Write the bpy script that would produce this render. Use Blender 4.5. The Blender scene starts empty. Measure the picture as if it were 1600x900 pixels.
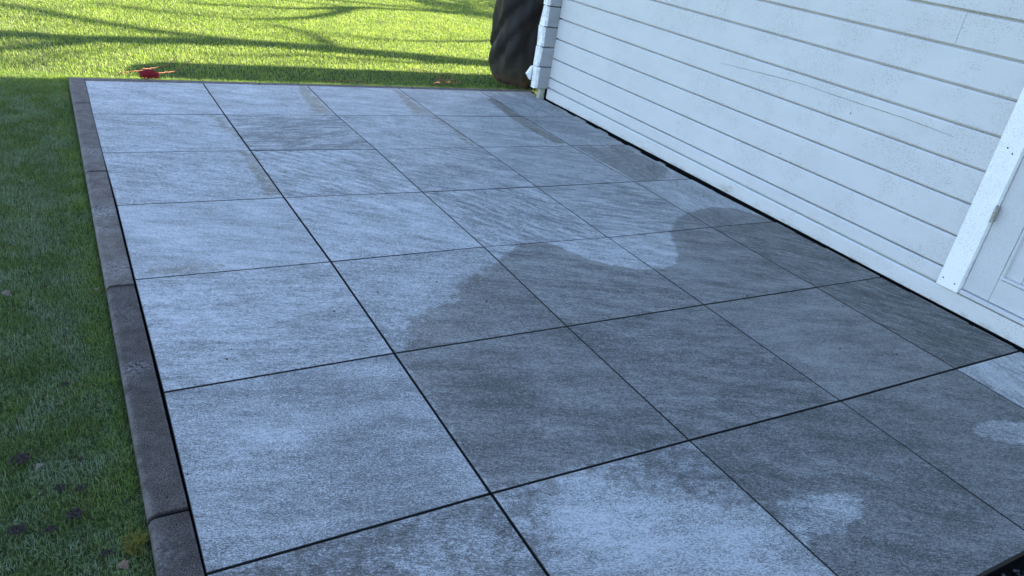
import bpy, math, random
import numpy as np
from mathutils import Vector, Matrix
random.seed(7); rng = np.random.default_rng(7)
S = bpy.context.scene
COL = S.collection
R = math.radians

# ------------------------------------------------------------------ camera
cam = bpy.data.objects.new('camera', bpy.data.cameras.new('camera'))
COL.objects.link(cam)
right, down, fwd = Vector((.86323, -.48302, .14672)), Vector((-.10569, -.45713, -.8831)), Vector((.49362, .74681, -.44566))
M = Matrix((right, -down, -fwd)).transposed().to_4x4()
M.translation = Vector((-.14758, -4.67617, 1.17072))
cam.matrix_world = M
cam.data.sensor_width = 36; cam.data.lens = 1181.855 / 1600 * 36
cam.data.clip_start = .02; cam.data.clip_end = 1500
S.camera = cam

# ------------------------------------------------------------------ light
SUN_EL, SUN_SLOPE = 23.0, .01                 # the sun stands behind the cabin, low in the +x direction
w = bpy.data.worlds.new('World'); S.world = w; w.use_nodes = True
nt = w.node_tree; bg = nt.nodes['Background']
sky = nt.nodes.new('ShaderNodeTexSky'); sky.sky_type = 'NISHITA'; sky.sun_disc = False
sky.sun_elevation = R(SUN_EL); sky.sun_rotation = R(90 + math.degrees(math.atan(SUN_SLOPE)))
sky.air_density = 1.0; sky.dust_density = 0.6; sky.ozone_density = 2.5
tint = nt.nodes.new('ShaderNodeMix'); tint.data_type = 'RGBA'; tint.blend_type = 'MULTIPLY'; tint.inputs[0].default_value = 1
tint.inputs[7].default_value = (1.0, .91, .895, 1)          # the camera's white balance, the same all over the sky
nt.links.new(sky.outputs[0], tint.inputs[6]); nt.links.new(tint.outputs[2], bg.inputs[0]); bg.inputs[1].default_value = .08
sd = Vector((-1, SUN_SLOPE, -math.tan(R(SUN_EL)) * math.sqrt(1 + SUN_SLOPE ** 2)))
sl = bpy.data.lights.new('sun', 'SUN'); sl.energy = 5.0; sl.angle = R(.53); sl.color = (1, .89, .62)
so = bpy.data.objects.new('sun', sl); COL.objects.link(so)
so.rotation_euler = sd.to_track_quat('-Z', 'Y').to_euler()
S.view_settings.view_transform = 'Standard'; S.view_settings.look = 'None'
S.view_settings.exposure = 2.9; S.view_settings.gamma = 1

# ------------------------------------------------------------------ node helper
class NT:
    def __init__(s, name):
        s.m = bpy.data.materials.new(name); s.m.use_nodes = True
        s.t = s.m.node_tree; s.b = s.t.nodes['Principled BSDF']
    def n(s, typ, **kw):
        nd = s.t.nodes.new(typ)
        for k, v in kw.items():
            if k.startswith('_'): setattr(nd, k[1:], v)
        return nd
    def put(s, sock, v):
        if isinstance(v, bpy.types.NodeSocket): s.t.links.new(v, sock)
        elif v is not None: sock.default_value = v
    def math(s, op, a, b=None, c=None, clamp=False):
        nd = s.n('ShaderNodeMath'); nd.operation = op; nd.use_clamp = clamp
        for i, v in enumerate((a, b, c)): s.put(nd.inputs[i], v)
        return nd.outputs[0]
    def vec(s, op, a, b=None, sc=None):
        nd = s.n('ShaderNodeVectorMath'); nd.operation = op
        s.put(nd.inputs[0], a)
        if b is not None: s.put(nd.inputs[1], b)
        if sc is not None: s.put(nd.inputs['Scale'], sc)
        return nd.outputs[1] if op == 'LENGTH' else nd.outputs[0]
    def noise(s, v, scale, detail=4, rough=.55, dist=0):
        nd = s.n('ShaderNodeTexNoise'); s.put(nd.inputs['Vector'], v)
        nd.inputs['Scale'].default_value = scale; nd.inputs['Detail'].default_value = detail
        nd.inputs['Roughness'].default_value = rough; nd.inputs['Distortion'].default_value = dist
        return nd.outputs['Fac']
    def voro(s, v, scale, out='Distance', rand=1):
        nd = s.n('ShaderNodeTexVoronoi'); s.put(nd.inputs['Vector'], v)
        nd.inputs['Scale'].default_value = scale; nd.inputs['Randomness'].default_value = rand
        return nd.outputs[out]
    def mr(s, v, a, b, c=0.0, d=1.0, smooth=False):
        nd = s.n('ShaderNodeMapRange'); nd.interpolation_type = 'SMOOTHSTEP' if smooth else 'LINEAR'
        for i, x in enumerate((v, a, b, c, d)): s.put(nd.inputs[i], x)
        return nd.outputs[0]
    def mix(s, f, a, b, mode='MIX'):
        nd = s.n('ShaderNodeMix'); nd.data_type = 'RGBA'; nd.blend_type = mode
        s.put(nd.inputs[0], f); s.put(nd.inputs[6], a); s.put(nd.inputs[7], b)
        return nd.outputs[2]
    def ramp(s, v, stops):
        nd = s.n('ShaderNodeValToRGB'); s.put(nd.inputs[0], v)
        e = nd.color_ramp.elements
        while len(e) < len(stops): e.new(.5)
        for el, (p, c) in zip(e, stops): el.position = p; el.color = c if len(c) == 4 else (*c, 1)
        return nd.outputs[0]
    def attr(s, name, out='Fac', typ='GEOMETRY'):
        nd = s.n('ShaderNodeAttribute'); nd.attribute_name = name; nd.attribute_type = typ
        return nd.outputs[out]
    def coord(s, k='Object'): return s.n('ShaderNodeTexCoord').outputs[k]
    def pos(s): return s.n('ShaderNodeNewGeometry').outputs['Position']
    def oinfo(s, k): return s.n('ShaderNodeObjectInfo').outputs[k]
    def bump(s, h, strength=.5, dist=.002, normal=None):
        nd = s.n('ShaderNodeBump'); nd.inputs['Strength'].default_value = strength
        nd.inputs['Distance'].default_value = dist; s.put(nd.inputs['Height'], h)
        if normal is not None: s.put(nd.inputs['Normal'], normal)
        return nd.outputs[0]
    def out(s, color=None, rough=None, normal=None, spec=None, metal=None):
        for k, v in (('Base Color', color), ('Roughness', rough), ('Normal', normal), ('Specular IOR Level', spec), ('Metallic', metal)):
            if v is not None:
                if isinstance(v, tuple) and len(v) == 3: v = (*v, 1)
                s.put(s.b.inputs[k], v)
        return s.m
def comb(t, x, y, z):
    nd = t.n('ShaderNodeCombineXYZ')
    for i, v in enumerate((x, y, z)): t.put(nd.inputs[i], v)
    return nd.outputs[0]
def scalev(t, v, s3): return t.vec('MULTIPLY', v, s3)

# ------------------------------------------------------------------ materials
def mat_tile():
    t = NT('slate_porcelain')
    oi = t.n('ShaderNodeObjectInfo'); rnd = oi.outputs['Random']
    sep = t.n('ShaderNodeSeparateColor'); t.put(sep.inputs[0], oi.outputs['Color'])
    off = comb(t, t.math('MULTIPLY', rnd, 91.3), t.math('MULTIPLY', rnd, 57.7), t.math('MULTIPLY', rnd, 33.1))
    vr = t.n('ShaderNodeVectorRotate'); vr.rotation_type = 'Z_AXIS'
    t.put(vr.inputs['Vector'], t.coord()); t.put(vr.inputs['Angle'], t.math('MULTIPLY', sep.outputs[1], math.pi))
    warp = t.noise(t.vec('ADD', t.coord(), off), 2.2, 3)
    v0 = t.vec('ADD', vr.outputs[0], comb(t, 0.0, t.math('MULTIPLY', warp, .05), 0.0))
    v = t.vec('ADD', v0, off)
    streak = t.noise(scalev(t, v, (1, 4.5, 1)), 9, 9, .72)
    mid = t.noise(scalev(t, v, (1, 2.6, 1)), 42, 6, .7)
    grain = t.noise(scalev(t, v, (1, 2.6, 1)), 125, 4, .8)
    speck = t.noise(scalev(t, v, (1, 2.0, 1)), 270, 2, .85)
    cloud = t.noise(scalev(t, v, (1, 2.4, 1)), 4.2, 5, .6)
    ac = lambda x, k: t.math('MULTIPLY', t.math('SUBTRACT', x, .5), k)
    hsum = t.math('ADD', t.math('ADD', t.math('MULTIPLY', t.math('SUBTRACT', streak, .5), t.math('MULTIPLY_ADD', sep.outputs[2], 2.5, .5)), ac(mid, 1.3)), t.math('ADD', ac(grain, 3.7), ac(speck, 3.4)))
    tone = t.math('ADD', t.math('SUBTRACT', sep.outputs[0], .5), t.math('MULTIPLY', t.attr('tone'), .8))
    val = t.math('ADD', t.math('ADD', t.math('MULTIPLY', hsum, .85), ac(cloud, .95)), t.math('ADD', t.math('MULTIPLY', tone, .9), .585))
    col = t.ramp(val, [(0, (.12, .128, .13)), (.28, (.19, .20, .203)), (.5, (.30, .315, .32)), (.75, (.47, .485, .49)), (1, (.74, .755, .76))])
    edge = t.math('MULTIPLY', ac(t.noise(t.pos(), 26, 4, .6), 1), .05)
    edge2 = t.math('MULTIPLY', ac(t.noise(t.pos(), 150, 2, .6), 1), .02)
    wet = t.mr(t.math('ADD', t.attr('wet'), t.math('ADD', edge, edge2)), -.006, .008, smooth=True)
    wetc = t.mix(1.0, col, t.mix(t.attr('brown'), (.57, .56, .54, 1), (.60, .565, .50, 1)), 'MULTIPLY')
    col = t.mix(wet, col, wetc)
    # small dark pits
    pit = t.math('LESS_THAN', t.voro(t.vec('ADD', v, off), 16), .055)
    col = t.mix(t.math('MULTIPLY', pit, .5), col, (.05, .05, .055, 1))
    rough = t.math('ADD', t.mr(wet, 0, 1, .60, .46), ac(grain, .25))
    nb = t.bump(t.math('ADD', hsum, 0), .75, .0022)
    return t.out(col, rough, nb, t.mr(wet, 0, 1, .42, .26))
def mat_plain(name, c, rough=.6, scale=60, var=.25, bump=.2, dist=.001, spec=.4, metal=0, stretch=(1, 1, 1)):
    t = NT(name); v = scalev(t, t.coord(), stretch)
    n = t.noise(v, scale, 6, .65)
    k = t.mr(n, .25, .75, 1 - var, 1 + var)
    cc = t.vec('MULTIPLY', comb(t, k, k, k), c[:3])
    return t.out(cc, rough, t.bump(n, bump, dist), spec, metal)
def mat_kerb():
    t = NT('kerb_concrete'); p = t.vec('ADD', t.coord(), comb(t, t.math('MULTIPLY', t.oinfo('Random'), 31.0), 0.0, 0.0))
    g1 = t.noise(p, 330, 3, .85); g2 = t.noise(p, 22, 5, .6); g3 = t.noise(p, 7, 3)
    oc = t.n('ShaderNodeSeparateColor'); t.put(oc.inputs[0], t.oinfo('Color'))
    base = t.ramp(t.math('ADD', t.math('MULTIPLY', g1, .8), t.math('MULTIPLY', g2, .2)), [(.36, (.018, .0145, .013)), (.5, (.058, .047, .041)), (.64, (.20, .165, .14))])
    k = t.mr(g3, .3, .7, .93, 1.06)
    base = t.mix(1, base, comb(t, k, k, k), 'MULTIPLY')
    base = t.mix(oc.outputs[0], base, t.mix(1, base, (2.35, 2.4, 2.35, 1), 'MULTIPLY'))
    fl = t.math('LESS_THAN', t.voro(p, 85), .085); fl = t.math('MULTIPLY', fl, t.math('GREATER_THAN', g2, .5))
    base = t.mix(t.math('MULTIPLY', fl, .5), base, (.42, .40, .38, 1))
    edge = t.attr('edge')
    base = t.mix(t.math('MULTIPLY', edge, t.mr(g2, .35, .6, .1, .65)), base, (.21, .195, .18, 1))
    base = t.mix(t.math('MULTIPLY', t.attr('joint'), .85), base, (.012, .011, .010, 1))      # soil packed into the joints
    # lime bloom
    ef = t.attr('bloom'); ef = t.math('MULTIPLY', ef, t.mr(t.noise(p, 90, 6, .75), .47, .62))
    base = t.mix(t.math('MULTIPLY', ef, .75), base, (.5, .5, .48, 1))
    return t.out(base, .85, t.bump(g1, .9, .0018), .2)
def mat_paint(name='white_paint', c=(.62, .63, .63), dirt=1.0, worn=0.0):
    t = NT(name)
    p = t.pos()
    sc = scalev(t, p, (1, .12, 1))
    grain = t.noise(sc, 120, 5, .65)
    wob = t.noise(scalev(t, p, (1, .35, 1)), 9, 4, .6)
    cl = t.noise(p, 2.1, 4, .6)
    k = t.mr(wob, .3, .7, .955, 1.03)
    col = t.mix(1, (*c, 1), comb(t, k, k, k), 'MULTIPLY')
    # clusters of dark specks, denser high up and to the right
    sep = t.n('ShaderNodeSeparateXYZ'); t.put(sep.inputs[0], p)
    bias = t.math('ADD', t.mr(sep.outputs[1], -.2, -3.2, 0.0, .10), t.mr(sep.outputs[2], 0, 1.1, 0, .05))
    area = t.mr(t.math('ADD', t.noise(p, 5.5, 4, .65), bias), .475, .66)
    s1 = t.math('LESS_THAN', t.voro(scalev(t, p, (1, .6, 1)), 150), t.math('MULTIPLY', area, .27))
    s2 = t.math('LESS_THAN', t.voro(scalev(t, p, (1, .8, 1)), 260), t.math('MULTIPLY', area, .32))
    s3 = t.math('LESS_THAN', t.voro(p, 21), .045)
    sp = t.math('MAXIMUM', t.math('MULTIPLY', s1, .7), t.math('MAXIMUM', t.math('MULTIPLY', s2, .5), t.math('MULTIPLY', s3, .7)))
    col = t.mix(t.math('MULTIPLY', sp, dirt), col, (.36, .36, .35, 1))
    col = t.mix(t.math('MULTIPLY', t.mr(cl, .45, .7), .16 * dirt), col, (.60, .60, .58, 1))
    if worn:
        wn = t.noise(scalev(t, p, (1, .18, 1)), 26, 7, .72); w2 = t.noise(scalev(t, p, (1, .4, 1)), 5.5, 3, .6)
        wm = t.math('MULTIPLY', t.mr(wn, .54, .63), t.mr(w2, .47, .62))
        lo = t.mr(sep.outputs[2], .075, .0, .25, 1.0)
        col = t.mix(t.math('MULTIPLY', t.math('MULTIPLY', wm, lo), worn), col, (.36, .33, .28, 1))
        # splashed soil along the foot
        sp2 = t.math('MULTIPLY', t.mr(sep.outputs[2], .030, .0), t.mr(t.noise(scalev(t, p, (1, .5, 1)), 38, 5, .7), .50, .62))
        col = t.mix(t.math('MULTIPLY', sp2, .55), col, (.20, .17, .12, 1))
    return t.out(col, .55, t.bump(t.math('ADD', t.math('MULTIPLY', grain, .5), t.math('MULTIPLY', wob, .9)), .35, .0018), .35)
def mat_grass():
    t = NT('grass_blades')
    h = t.attr('hash'); tt = t.attr('along'); p = t.pos()
    patch = t.noise(p, 5.0, 4, .6); fine = t.noise(p, 26, 3, .6)
    x = t.math('ADD', t.math('MULTIPLY', h, .55), t.math('MULTIPLY', t.mr(patch, .3, .7), .45))
    col = t.ramp(x, [(0, (.085, .15, .03)), (.35, (.17, .265, .05)), (.7, (.33, .43, .095)), (1, (.56, .60, .19))])
    sep = t.n('ShaderNodeSeparateXYZ'); t.put(sep.inputs[0], p)
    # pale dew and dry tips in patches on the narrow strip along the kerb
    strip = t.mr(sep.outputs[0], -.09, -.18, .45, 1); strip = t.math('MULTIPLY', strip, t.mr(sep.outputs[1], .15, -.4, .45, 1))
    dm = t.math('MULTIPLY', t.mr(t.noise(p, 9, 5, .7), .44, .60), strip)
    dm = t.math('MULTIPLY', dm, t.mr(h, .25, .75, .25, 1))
    col = t.mix(t.math('MULTIPLY', strip, .72), col, t.mix(h, (.058, .098, .032, 1), (.15, .205, .085, 1)))  # strip grass also darker and greyer, its shade put into the colour
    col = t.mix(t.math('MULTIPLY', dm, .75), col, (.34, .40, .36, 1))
    dry = t.math('MULTIPLY', t.math('GREATER_THAN', h, .985), strip)
    col = t.mix(dry, col, (.55, .58, .55, 1))
    straw = t.math('GREATER_THAN', h, .965)
    col = t.mix(t.math('MULTIPLY', straw, .7), col, (.28, .25, .12, 1))
    k = t.mr(tt, 0, 1, .7, 1.1)                     # blades are paler green towards their tips
    col = t.mix(1, col, comb(t, k, k, k), 'MULTIPLY')
    t.out(col, .5, None, .3)
    tr = t.n('ShaderNodeBsdfTranslucent'); t.put(tr.inputs[0], t.mix(1, col, (1.3, 1.45, .55, 1), 'MULTIPLY'))
    ms = t.n('ShaderNodeMixShader'); ms.inputs[0].default_value = .42
    t.put(ms.inputs[1], t.b.outputs[0]); t.put(ms.inputs[2], tr.outputs[0])
    t.put(t.t.nodes['Material Output'].inputs[0], ms.outputs[0])
    return t.m
def mat_cover():
    t = NT('black_fabric'); p = t.coord()
    sep = t.n('ShaderNodeSeparateXYZ'); t.put(sep.inputs[0], p)
    n = t.noise(p, 14, 6, .65); f = t.noise(p, 900, 2, .6)
    dirt = t.math('MULTIPLY', t.mr(t.math('ADD', sep.outputs[2], t.math('MULTIPLY', n, .16)), .30, .06), t.mr(n, .35, .65, .3, 1))
    col = t.mix(dirt, (.017, .0155, .0145, 1), (.085, .072, .05, 1))
    bot = t.math('MULTIPLY', t.mr(t.math('ADD', sep.outputs[2], t.math('MULTIPLY', n, .09)), .10, .05), t.mr(n, .4, .55, 0, .8))
    col = t.mix(bot, col, (.16, .095, .07, 1))
    wh = t.math('LESS_THAN', t.voro(p, 26), .03)
    col = t.mix(wh, col, (.3, .3, .3, 1))
    return t.out(col, .62, t.bump(t.math('ADD', t.math('MULTIPLY', n, 1), t.math('MULTIPLY', f, .1)), .6, .012), .3)

m_tile = mat_tile()
m_body = mat_plain('tile_body', (.028, .026, .024), .7, 200)
m_kerb = mat_kerb()
m_wall = mat_paint()
m_base = mat_paint('weathered_white_paint', (.64, .655, .645), .8, .9)
m_case = mat_paint('fresh_white_paint', (.92, .93, .92), .6)
m_door = mat_paint('door_paint', (.58, .595, .60), .5)
m_end = mat_plain('painted_end_grain', (.86, .87, .86), .8, 40, .35, .8, .004)
m_logface = mat_plain('shaded_white_paint', (.34, .35, .36), .7, 14, .14, .4, .002, stretch=(.4, 1, 1))  # white paint darkened for the shade on the log fronts
m_soil = mat_plain('mossy_thatch', (.055, .068, .025), .95, 30, .5, .8, .006, .1)
m_ground = mat_plain('distant_grass_ground', (.055, .085, .02), .95, 12, .5, .8, .01, .1)
m_sub = mat_plain('dark_bedding', (.008, .008, .009), .95, 90, .5, .9, .006, .1)
m_stone = mat_plain('dark_gravel_stone', (.045, .045, .052), .55, 25, .7, .4, .002, .5)
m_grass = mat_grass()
m_cover = mat_cover()
m_red = mat_plain('red_string', (.26, .008, .015), .7, 300, .4, .4, .001)
m_orange = mat_plain('faded_red_string', (.24, .075, .045), .7, 200, .35, .4, .001)
m_mud = mat_plain('soil_lump', (.045, .036, .033), .95, 90, .6, 1, .004, .1)
m_leaf = mat_plain('dry_leaf', (.15, .10, .065), .75, 80, .4, .5, .001)
m_leafp = mat_plain('pale_dry_leaf', (.15, .12, .09), .75, 80, .4, .5, .001)
m_steel = mat_plain('worn_steel', (.42, .41, .39), .45, 120, .45, .4, .0006, .5, .75)
m_nail = mat_plain('dark_nail', (.09, .085, .08), .5, 100, .3, .2, .0005, .5, .6)
m_bark = mat_plain('bark', (.10, .085, .065), .9, 18, .4, 1, .01, .2)
m_twig = mat_plain('twig_bark', (.085, .07, .05), .9, 18, .4, .3, .01, .2)
m_shrub = mat_plain('shrub_leaves', (.05, .085, .025), .6, 6, .5, .1, .01, .3)
m_roof = mat_plain('roof_felt', (.06, .06, .065), .9, 60, .3, .4, .003, .2)
m_grey = mat_plain('grey_rubble', (.34, .33, .30), .9, 120, .5, 1, .003, .2)
m_moss = mat_plain('yellow_moss', (.17, .155, .03), .9, 120, .5, 1, .003, .2)
m_crack = mat_plain('crack_shade', (.12, .115, .10), .9, 50, .2, .1)
m_conc = mat_plain('lichen_wood', (.42, .43, .36), .9, 40, .5, .8, .003, .2)

# ------------------------------------------------------------------ mesh helpers
def mesh(name, v, f, mats, mi=None, smooth=False):
    me = bpy.data.meshes.new(name); me.from_pydata([tuple(map(float, p)) for p in v], [], f)
    for m in (mats if isinstance(mats, (list, tuple)) else [mats]): me.materials.append(m)
    if mi is not None: me.polygons.foreach_set('material_index', mi)
    if smooth: me.polygons.foreach_set('use_smooth', [True] * len(me.polygons))
    me.update(); return me
def link(name, me, parent=None, loc=(0, 0, 0), kind=None, label=None, cat=None, group=None):
    o = bpy.data.objects.new(name, me); COL.objects.link(o); o.location = loc
    if parent is not None: o.parent = parent
    if kind: o['kind'] = kind
    if label: o['label'] = label
    if cat: o['category'] = cat
    if group: o['group'] = group
    return o
def boxvf(x0, x1, y0, y1, z0, z1):
    v = [(x, y, z) for z in (z0, z1) for y in (y0, y1) for x in (x0, x1)]
    return v, [(0, 2, 3, 1), (4, 5, 7, 6), (0, 1, 5, 4), (2, 6, 7, 3), (0, 4, 6, 2), (1, 3, 7, 5)]
def bevbox(x0, x1, y0, y1, z0, z1, b=.002):
    """box with chamfered edges (24 vertices)"""
    xs, ys, zs = (x0, x1), (y0, y1), (z0, z1); v = []; idx = {}
    for i in (0, 1):
        for j in (0, 1):
            for k in (0, 1):
                sx, sy, sz = 1 - 2 * i, 1 - 2 * j, 1 - 2 * k
                P = (xs[i], ys[j], zs[k])
                for a in range(3):
                    d = [sx * b, sy * b, sz * b]; d[a] = 0
                    idx[i, j, k, a] = len(v); v.append((P[0] + d[0], P[1] + d[1], P[2] + d[2]))
    f = []
    q = [(0, 0), (1, 0), (1, 1), (0, 1)]
    for s in (0, 1):
        f.append([idx[s, a, b_, 0] for a, b_ in (q if s else q[::-1])])
        f.append([idx[a, s, b_, 1] for a, b_ in (q[::-1] if s else q)])
        f.append([idx[a, b_, s, 2] for a, b_ in (q if s else q[::-1])])
    for a in (0, 1):
        for b_ in (0, 1):
            f.append([idx[a, b_, 0, 0], idx[a, b_, 1, 0], idx[a, b_, 1, 1], idx[a, b_, 0, 1]])
            f.append([idx[a, 0, b_, 0], idx[a, 1, b_, 0], idx[a, 1, b_, 2], idx[a, 0, b_, 2]])
            f.append([idx[0, a, b_, 1], idx[1, a, b_, 1], idx[1, a, b_, 2], idx[0, a, b_, 2]])
    for i in (0, 1):
        for j in (0, 1):
            for k in (0, 1): f.append([idx[i, j, k, 0], idx[i, j, k, 1], idx[i, j, k, 2]])
    return v, f
def fixn(me):
    import bmesh
    bm = bmesh.new(); bm.from_mesh(me); bmesh.ops.recalc_face_normals(bm, faces=bm.faces); bm.to_mesh(me); bm.free(); return me
def part(name, vf, mat, parent, **kw):
    return link(name, fixn(mesh(name, vf[0], vf[1], mat)), parent, **kw)
def tubes(paths, radii, n=6, cap=True):
    V, F = [], []
    for pts, rad in zip(paths, radii):
        pts = [Vector(p) for p in pts]
        if not isinstance(rad, (list, tuple)): rad = [rad] * len(pts)
        base = len(V); u = None
        for i, p in enumerate(pts):
            d = (pts[min(i + 1, len(pts) - 1)] - pts[max(i - 1, 0)]).normalized()
            if u is None:
                u = d.orthogonal().normalized()
            u = (u - d * u.dot(d)); u = u.normalized() if u.length > 1e-6 else d.orthogonal().normalized()
            w_ = d.cross(u)
            for k in range(n):
                a = 2 * math.pi * k / n
                V.append(p + (u * math.cos(a) + w_ * math.sin(a)) * rad[i])
        for i in range(len(pts) - 1):
            for k in range(n):
                a, b = base + i * n + k, base + i * n + (k + 1) % n
                F.append((a, b, b + n, a + n))
        if cap:
            F.append(tuple(base + k for k in range(n))[::-1]); e = base + (len(pts) - 1) * n
            F.append(tuple(e + k for k in range(n)))
    return V, F
def smoothpath(pts, k=6):
    pts = [Vector(p) for p in pts]; out = []
    for i in range(len(pts) - 1):
        p0, p1, p2, p3 = pts[max(i - 1, 0)], pts[i], pts[i + 1], pts[min(i + 2, len(pts) - 1)]
        for j in range(k):
            s = j / k
            out.append(.5 * ((2 * p1) + (p2 - p0) * s + (2 * p0 - 5 * p1 + 4 * p2 - p3) * s * s + (3 * p1 - p0 - 3 * p2 + p3) * s ** 3))
    out.append(pts[-1]); return out

# ------------------------------------------------------------------ measured layout (metres)
GRID = [[(-0.003, 0.004), (-0.005, -0.627), (-0.004, -1.203), (0.002, -1.793), (0.001, -2.394), (0.003, -3.006), (-0.001, -3.603)], [(0.597, 0.015), (0.596, -0.622), (0.599, -1.2), (0.602, -1.793), (0.608, -2.392), (0.605, -2.994), (0.601, -3.596)], [(1.206, 0.02), (1.19, -0.619), (1.203, -1.21), (1.203, -1.801), (1.209, -2.384), (1.197, -2.996), (1.193, -3.6)], [(1.806, 0.015), (1.796, -0.617), (1.802, -1.206), (1.797, -1.803), (1.794, -2.398), (1.796, -2.996), (1.796, -3.607)], [(2.411, 0.004), (2.403, -0.617), (2.386, -1.208), (2.399, -1.796), (2.396, -2.39), (2.405, -2.999), (2.403, -3.606)]]
for i, gx in enumerate((0, .6, 1.197, 1.797, 2.4)): GRID[i].append((gx, -4.208))
EX = [2.818, 2.808, 2.786, 2.786, 2.808, 2.819, 2.812, 2.812]
GRID.append([(EX[j], GRID[4][j][1]) for j in range(8)])
WET = [[(2.422, -2.208), (2.602, -2.168), (2.728, -2.211), (2.818, -2.365), (2.901, -2.394), (2.885, -3.679), (2.737, -3.881), (2.408, -3.619), (2.429, -4.023), (1.584, -4.415), (1.19, -4.202), (1.193, -3.6), (0.601, -3.596), (0.605, -2.994), (0.685, -2.822), (0.783, -2.755), (0.872, -2.733), (0.937, -2.642), (1.011, -2.569), (1.109, -2.522), (1.224, -2.491), (1.304, -2.438), (1.383, -2.375), (1.471, -2.378), (1.519, -2.425), (1.539, -2.489), (1.578, -2.568), (1.65, -2.64), (1.736, -2.693), (1.851, -2.711), (1.927, -2.681), (1.994, -2.622), (2.049, -2.537), (2.091, -2.458), (2.185, -2.355), (2.296, -2.26)], [(0.016, -2.384), (0.038, -2.33), (0.104, -2.307), (0.213, -2.32), (0.304, -2.363), (0.385, -2.366), (0.606, -2.391)], [(0.533, -1.205), (0.611, -1.209), (0.603, -1.779), (0.519, -1.762), (0.533, -1.611), (0.54, -1.397)], [(0.51, -0.636), (0.583, -0.611), (0.606, -1.182), (0.568, -1.057), (0.513, -0.854)], [(1.133, 0.012), (1.206, 0.02), (1.187, -0.606), (1.06, -0.597), (1.094, -0.296)], [(1.759, 0.011), (1.799, -0.002), (1.796, -0.617), (1.663, -0.581), (1.695, -0.402)], [(1.747, -0.645), (1.814, -0.643), (1.792, -1.194), (1.744, -1.181), (1.765, -0.884)], [(2.361, -0.182), (2.427, -0.177), (2.396, -0.646), (2.374, -1.184), (2.311, -1.158), (2.29, -0.951), (2.29, -0.675), (2.321, -0.476)], [(2.4, -1.22), (2.756, -1.211), (2.773, -1.631), (2.59, -1.796), (2.411, -1.797)], [(0.605, -3.607), (1.189, -3.607), (1.196, -3.868), (1.13, -3.845), (1.096, -3.831), (1.035, -3.786), (0.945, -3.73), (0.904, -3.658), (0.877, -3.629), (0.797, -3.624), (0.729, -3.652), (0.686, -3.689), (0.656, -3.758), (0.626, -3.852), (0.602, -3.843)]]
WETS = [1, .68, .72, .66, .9, .9, .8, 1, .85, .72]
DRY = [[(2.103, -3.844), (2.176, -3.836), (2.316, -3.888), (2.443, -3.98), (2.257, -3.996), (2.13, -3.922), (2.081, -3.881)], [(1.232, -3.869), (1.29, -3.863), (1.392, -3.886), (1.483, -3.912), (1.459, -3.953), (1.39, -3.984), (1.318, -3.99), (1.233, -3.972), (1.206, -3.92)]]
TONE = [(0.794, -3.242, 0.109, -0.35), (1.171, -3.051, 0.109, -0.25), (0.335, -3.07, 0.081, -0.2), (0.533, -2.896, 0.073, -0.15), (0.827, -3.763, 0.168, 0.5), (1.073, -3.897, 0.111, 0.35), (1.058, -3.664, 0.156, -0.3), (0.696, -3.672, 0.059, -0.2), (0.663, -3.853, 0.082, -0.2), (0.433, -3.728, 0.065, 0.25), (0.137, -3.646, 0.047, -0.1), (0.165, -3.258, 0.114, 0.25), (0.174, -2.651, 0.123, 0.25), (0.376, -3.354, 0.089, -0.1), (0.28, -3.633, 0.063, -0.25), (0.836, -2.546, 0.135, 0.15), (0.836, -2.861, 0.124, 0.15), (1.034, -2.195, 0.157, 0.15), (1.819, -2.587, 0.179, 0.25), (1.577, -2.478, 0.114, 0.25), (0.207, -2.109, 0.124, 0.15), (1.42, -3.098, 0.14, -0.05), (0.896, -0.964, 0.13, -0.2), (2.092, -0.153, 0.148, 0.1), (1.078, -3.158, 0.123, 0.1), (1.559, -3.609, 0.126, -0.15), (1.962, -3.413, 0.152, 0.15), (1.899, -3.814, 0.132, -0.1)]
def sdf(P, poly):
    """signed distance to a polygon, positive inside"""
    poly = np.array(poly); n = len(poly); d = np.full(len(P), 1e9); ins = np.zeros(len(P), bool)
    for i in range(n):
        a, b = poly[i], poly[(i + 1) % n]; ab = b - a
        s = np.clip(((P - a) @ ab) / (ab @ ab), 0, 1)
        d = np.minimum(d, np.hypot(*(P - a - s[:, None] * ab).T))
        c = ((a[1] > P[:, 1]) != (b[1] > P[:, 1])) & (P[:, 0] < (b[0] - a[0]) * (P[:, 1] - a[1]) / (b[1] - a[1] + 1e-12) + a[0])
        ins ^= c
    return np.where(ins, d, -d)

# ------------------------------------------------------------------ ground
def sheet(name, x0, x1, y0, y1, z, mat, kind='structure', **kw):
    return link(name, mesh(name, [(x0, y0, z), (x1, y0, z), (x1, y1, z), (x0, y1, z)], [(0, 1, 2, 3)], mat), kind=kind, **kw)
sheet('ground', -500, 500, -500, 500, -.075, m_ground)
sheet('lawn_soil', -7, 7.5, .085, 8.5, -.0395, m_soil)
sheet('lawn_soil', -7, -.081, -8, .085, -.0395, m_soil)
sheet('gravel_bed', -.081, 2.86, -8, -4.195, -.058, m_sub)

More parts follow.
